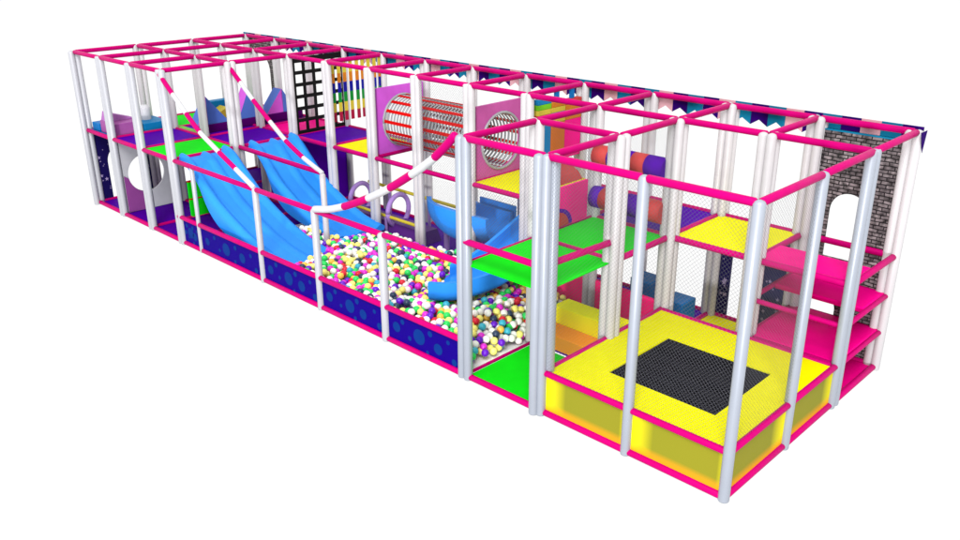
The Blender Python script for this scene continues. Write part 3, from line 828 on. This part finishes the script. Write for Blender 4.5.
wp = empty('porthole_panel', (XS[11] + .05, .65, .05), 'pale panel with a big round hole and a mauve lower corner', 'wall panel')
MB().plate([(.07, .05), (Y1 - .06, .05), (Y1 - .06, D - .05), (.07, D - .05)], [circ(.545, .79, .375, 48)], (XS[11] + .05, 0, 0), (0, 1, 0), (0, 0, 1), .03).build('board', 'bone', wp, loc=wp.location)
cor = [(.075, .055), (.60, .055), (.60, .79 - .379)] + [(.545 + .379 * math.cos(a), .79 + .379 * math.sin(a)) for a in [math.radians(d_) for d_ in range(-82, -181, -9)]] + [(.075, .80)]
MB().plate(cor, [], (XS[11] + .072, 0, 0), (0, 1, 0), (0, 0, 1), .008).build('corner_print', 'mauve', wp, loc=wp.location)

br = MB().plate([(XS[1] + .08, .06), (-.06, .06), (-.06, 2.95), (XS[1] + .08, 2.95)], [arch(-.885, -.40, 1.33, 2.2), arch(-.97, -.62, .065, .80)], (0, Y3 + .03, 0), (1, 0, 0), (0, 0, 1), .03, 0)
br.plate([(XS[1] + .07, 2.952), (-.055, 2.952), (-.055, 2.97), (XS[1] + .07, 2.97)], [], (0, Y3 + .03, 0), (1, 0, 0), (0, 0, 1), .034, 1)
br.plate([(-.058, .06), (-.045, .06), (-.045, 2.95), (-.058, 2.95)], [], (0, Y3 + .03, 0), (1, 0, 0), (0, 0, 1), .034, 1)
tag(br.build('brick_panel', ['brick', 'teal'], loc=(-.6, Y3 + .03, .06)), 'grey brick-printed panel with arched openings beside the climbing shelves', 'wall panel')
bl = MB().plate([(XS[12] + .07, .06), (XS[11] - .1, .06), (XS[11] - .1, H - .05), (XS[12] + .07, H - .05)], [arch(XS[12] + .10, -13.56, 1.38, 2.74)], (0, Y3 + .03, 0), (1, 0, 0), (0, 0, 1), .03)
tag(bl.build('brick_panel', ['brick'], loc=(-13.8, Y3 + .03, .06)), 'grey brick-printed panel with an arched opening in the far left corner', 'wall panel')
tag(MB().plate([(Y2 + .08, .06), (Y3 - .06, .06), (Y3 - .06, D - .06), (Y2 + .08, D - .06)], [], (XS[9], 0, 0), (0, 1, 0), (0, 0, 1), .03).build('divider_panel', 'purple', loc=(XS[9], 3.2, .06)), 'plain purple divider panel under the black cargo net', 'wall panel')

# ------------------------------------------------------------------ left end: foam blocks, steps, peaks
fb = empty('foam_block', (-13.6, .4, T), 'pink foam block with a lilac sloping top on the left end deck', 'foam block')
MB().box((-13.95, .10, T), (-13.33, .66, 1.80)).build('block', vinyl('pink_block', (188, 100, 182), .5, .1), fb, loc=(-13.6, .4, T), bevel=.012)
MB().prism([(0, 0), (.56, 0), (.05, .17)], (-13.93, .12, 1.802), (0, 1, 0), (0, 0, 1), (.30, 0, 0)).build('sloping_top', vinyl('lilac_top', (206, 130, 214), .5, .1), fb, loc=(-13.6, .4, 1.8))
tag(MB().box((-14.3, .08, T), (-13.98, .62, 1.72)).build('foam_slab', 'bluefoam', loc=(-14.1, .4, T), bevel=.012), 'blue foam slab left of the pink block', 'foam slab')
tag(MB().box((-14.0, .70, T), (-13.33, 1.22, 1.72)).build('foam_slab', 'skyblue', loc=(-13.7, .95, T), bevel=.012), 'blue foam slab right of the pink block', 'foam slab')
tag(MB().tube([(-13.75, .95, 1.722), (-13.75, .95, 1.95)], .11, 0, 24).build('foam_drum', 'white', loc=(-13.75, .95, 1.722)), 'white foam drum standing on the blue slab', 'foam drum')
gs = empty('climbing_board', (-12.03, 1.0, .05), 'green padded climbing board with red edging under the left end deck', 'climbing board')
for z0_, z1_ in ((.055, .40), (.43, .75)): MB().box((-12.06, .80, z0_), (-12.0, 1.22, z1_)).build('pad', 'green', gs, loc=gs.location)
for z_ in (.415, .768): MB().tube([(-12.02, .80, z_), (-12.02, 1.22, z_)], .018, 0, 10).build('edging', 'red', gs, loc=gs.location)
# foam peaks
tag(MB().box((-12.62, 1.50, T + .002), (-12.28, 3.74, 1.72)).build('peak_base', 'darkpurple', loc=(-12.45, 2.6, T), bevel=.012), 'long plum foam base under the foam peaks', 'foam base')
def peak(ya_, yb_, yt, zt, label, flip=False):
    prof = [(ya_, 1.722), (yb_, 1.722), (yt, zt)]
    b = MB().prism(prof, (-12.60, 0, 0), (0, 1, 0), (0, 0, 1), (.28, 0, 0), mats=[0, 0, 0, 1, 1] if not flip else [1, 1, 0, 0, 0])
    return tag(b.build('foam_peak', ['periwinkle', 'orchid'], loc=(-12.46, (ya_ + yb_) / 2, 1.722)), label, 'foam peak', 'triangular foam peaks on a plum base')
peak(1.30, 1.535, 1.53, 2.10, 'pink faced foam peak at the front end of the row', True)
peak(1.54, 2.00, 1.545, 2.27, 'blue faced foam peak with its tip at the front', False)
peak(2.22, 2.66, 2.50, 2.30, 'tall blue faced foam peak in the middle of the row', False)
peak(2.88, 3.28, 3.27, 2.20, 'pink faced foam peak near the brick panel', True)
peak(3.285, 3.60, 3.29, 2.20, 'blue faced foam peak at the back end of the row', False)
pb = MB().prism([(1.75, 1.722), (2.2, 1.722), (2.2, 1.93)], (-12.98, 0, .0), (0, 1, 0), (0, 0, 1), (.3, 0, 0)); tag(pb.build('foam_wedge', 'yellowbar', loc=(-12.85, 2, 1.72)), 'small yellow foam wedge behind the blue peak', 'foam wedge')
pb = MB().box((-13.2, 1.9, T), (-13.0, 2.6, 2.02)); tag(pb.build('foam_beam', 'skyblue', loc=(-13.1, 2.2, T), bevel=.01), 'blue foam beam behind the foam peaks', 'foam beam')

# ------------------------------------------------------------------ hoop bridge at the back of the lower level
hp = empty('hoop_bridge', (-8.5, 2.95, .05), 'lilac hoop crawl bridge with yellow bars behind the ball pit', 'crawl bridge')
MB().prism([(2.72, .05), (3.25, .05), (3.15, .30), (2.82, .30)], (-9.6, 0, 0), (0, 1, 0), (0, 0, 1), (2.1, 0, 0)).build('base', vinyl('violet_foam', (112, 52, 160), .5, .12), hp, loc=hp.location)
for x_ in (-9.45, -8.35):
    MB().torus((x_, 2.98, .50), (1, .15, 0), .29, .045, mi=0).build('hoop', 'lilac', hp, loc=(x_, 2.98, .5))
for y_, z_, xa_, xb_ in ((3.24, .77, -9.5, -6.4), (2.72, .44, -9.6, -7.4)):
    MB().tube([(xa_, y_, z_), (xb_, y_, z_)], .03, 0, 12).build('bar', 'yellowbar', hp, loc=((xa_ + xb_) / 2, y_, z_))
for x_ in (-9.5, -8.4, -7.45): MB().tube([(x_, 2.72, .05), (x_, 2.72, .44)], .028, 0, 10).build('upright', 'lilac', hp, loc=(x_, 2.72, .05))
for x_ in (-8.9, -7.8, -6.5): MB().tube([(x_, 3.24, .05), (x_, 3.24, .77)], .028, 0, 10).build('upright', 'lilac', hp, loc=(x_, 3.24, .05))

# ------------------------------------------------------------------ bunting along the back top rail
bu = empty('bunting', (-7.2, Y3 + .06, H), 'long valance of navy, teal and blush pennants along the back top rail', 'bunting')
seq = ['navycloth', 'teal', 'pinkcloth', 'navycloth', 'teal', 'navycloth', 'pinkcloth', 'teal']
wd = .2395
k = 0; x = .045
buckets = {}
while x > XS[12] - .05:
    xa_, xb_ = x - wd, x
    pts = [(xa_, H + .055), (xa_, H - .22 - R.uniform(0, .012)), ((xa_ + xb_) / 2, H - .15), (xb_, H - .22 - R.uniform(0, .012)), (xb_, H + .055)]
    b = MB().plate([pts[0], pts[1], pts[2], pts[3], pts[4]], [], (0, Y3 + .065 + R.uniform(-.003, .003), 0), (1, 0, 0), (0, 0, 1), .005)
    b.build('pennant', seq[k % 8], bu, loc=((xa_ + xb_) / 2, Y3 + .065, H))
    x -= wd + .0005; k += 1
# the end pennant folded round the corner
MB().plate([(Y3 - .12, H + .02), (Y3 + .08, H + .02), (Y3 + .03, H - .24), (Y3 - .02, H - .16)], [], (.078, 0, 0), (0, 1, 0), (0, 0, 1), .005).build('pennant', 'navycloth', bu, loc=(.078, Y3, H))

# ------------------------------------------------------------------ camera
f_px = 858.04
cam = bpy.data.cameras.new('camera'); co = bpy.data.objects.new('camera', cam); COL.objects.link(co)
F_ = Vector((-0.64796801, 0.66588703, -0.3697728)); U_ = Vector((-0.25524248, 0.26757218, 0.92911593)); R_ = Vector((0.71762716, 0.69641912, -0.00341556))
mt = Matrix((R_, U_, -F_)).transposed().to_4x4(); mt.translation = Vector((3.21004419, -6.75877803, 5.29476527))
co.matrix_world = mt
cam.sensor_width = 36; cam.lens = f_px / 960 * 36; cam.clip_start = .05; cam.clip_end = 600
SC.camera = co

# ------------------------------------------------------------------ light
w = bpy.data.worlds.new('World'); SC.world = w; w.use_nodes = True
bg = w.node_tree.nodes['Background']; bg.inputs['Color'].default_value = (1, 1, 1, 1); bg.inputs['Strength'].default_value = 1.5
def area(name, loc, tgt, size, E):
    l = bpy.data.lights.new(name, 'AREA'); l.shape = 'DISK'; l.size = size
    d = (Vector(tgt) - Vector(loc)); l.energy = E * math.pi * d.length ** 2
    o = bpy.data.objects.new(name, l); COL.objects.link(o); o.location = loc; o.rotation_euler = d.to_track_quat('-Z', 'Y').to_euler()
    return o
area('key_lamp', (10, -20, 28), (-6, 2, 1), 16, 3.0)
area('low_fill_lamp', (12, -25, 1.6), (-5, 1, 1), 3, 2.4)  # fill added low in front to streak the posts

SC.view_settings.view_transform = 'Standard'; SC.view_settings.look = 'None'; SC.view_settings.exposure = 0; SC.view_settings.gamma = 1
SC.cycles.max_bounces = 6; SC.cycles.diffuse_bounces = 3; SC.cycles.glossy_bounces = 2
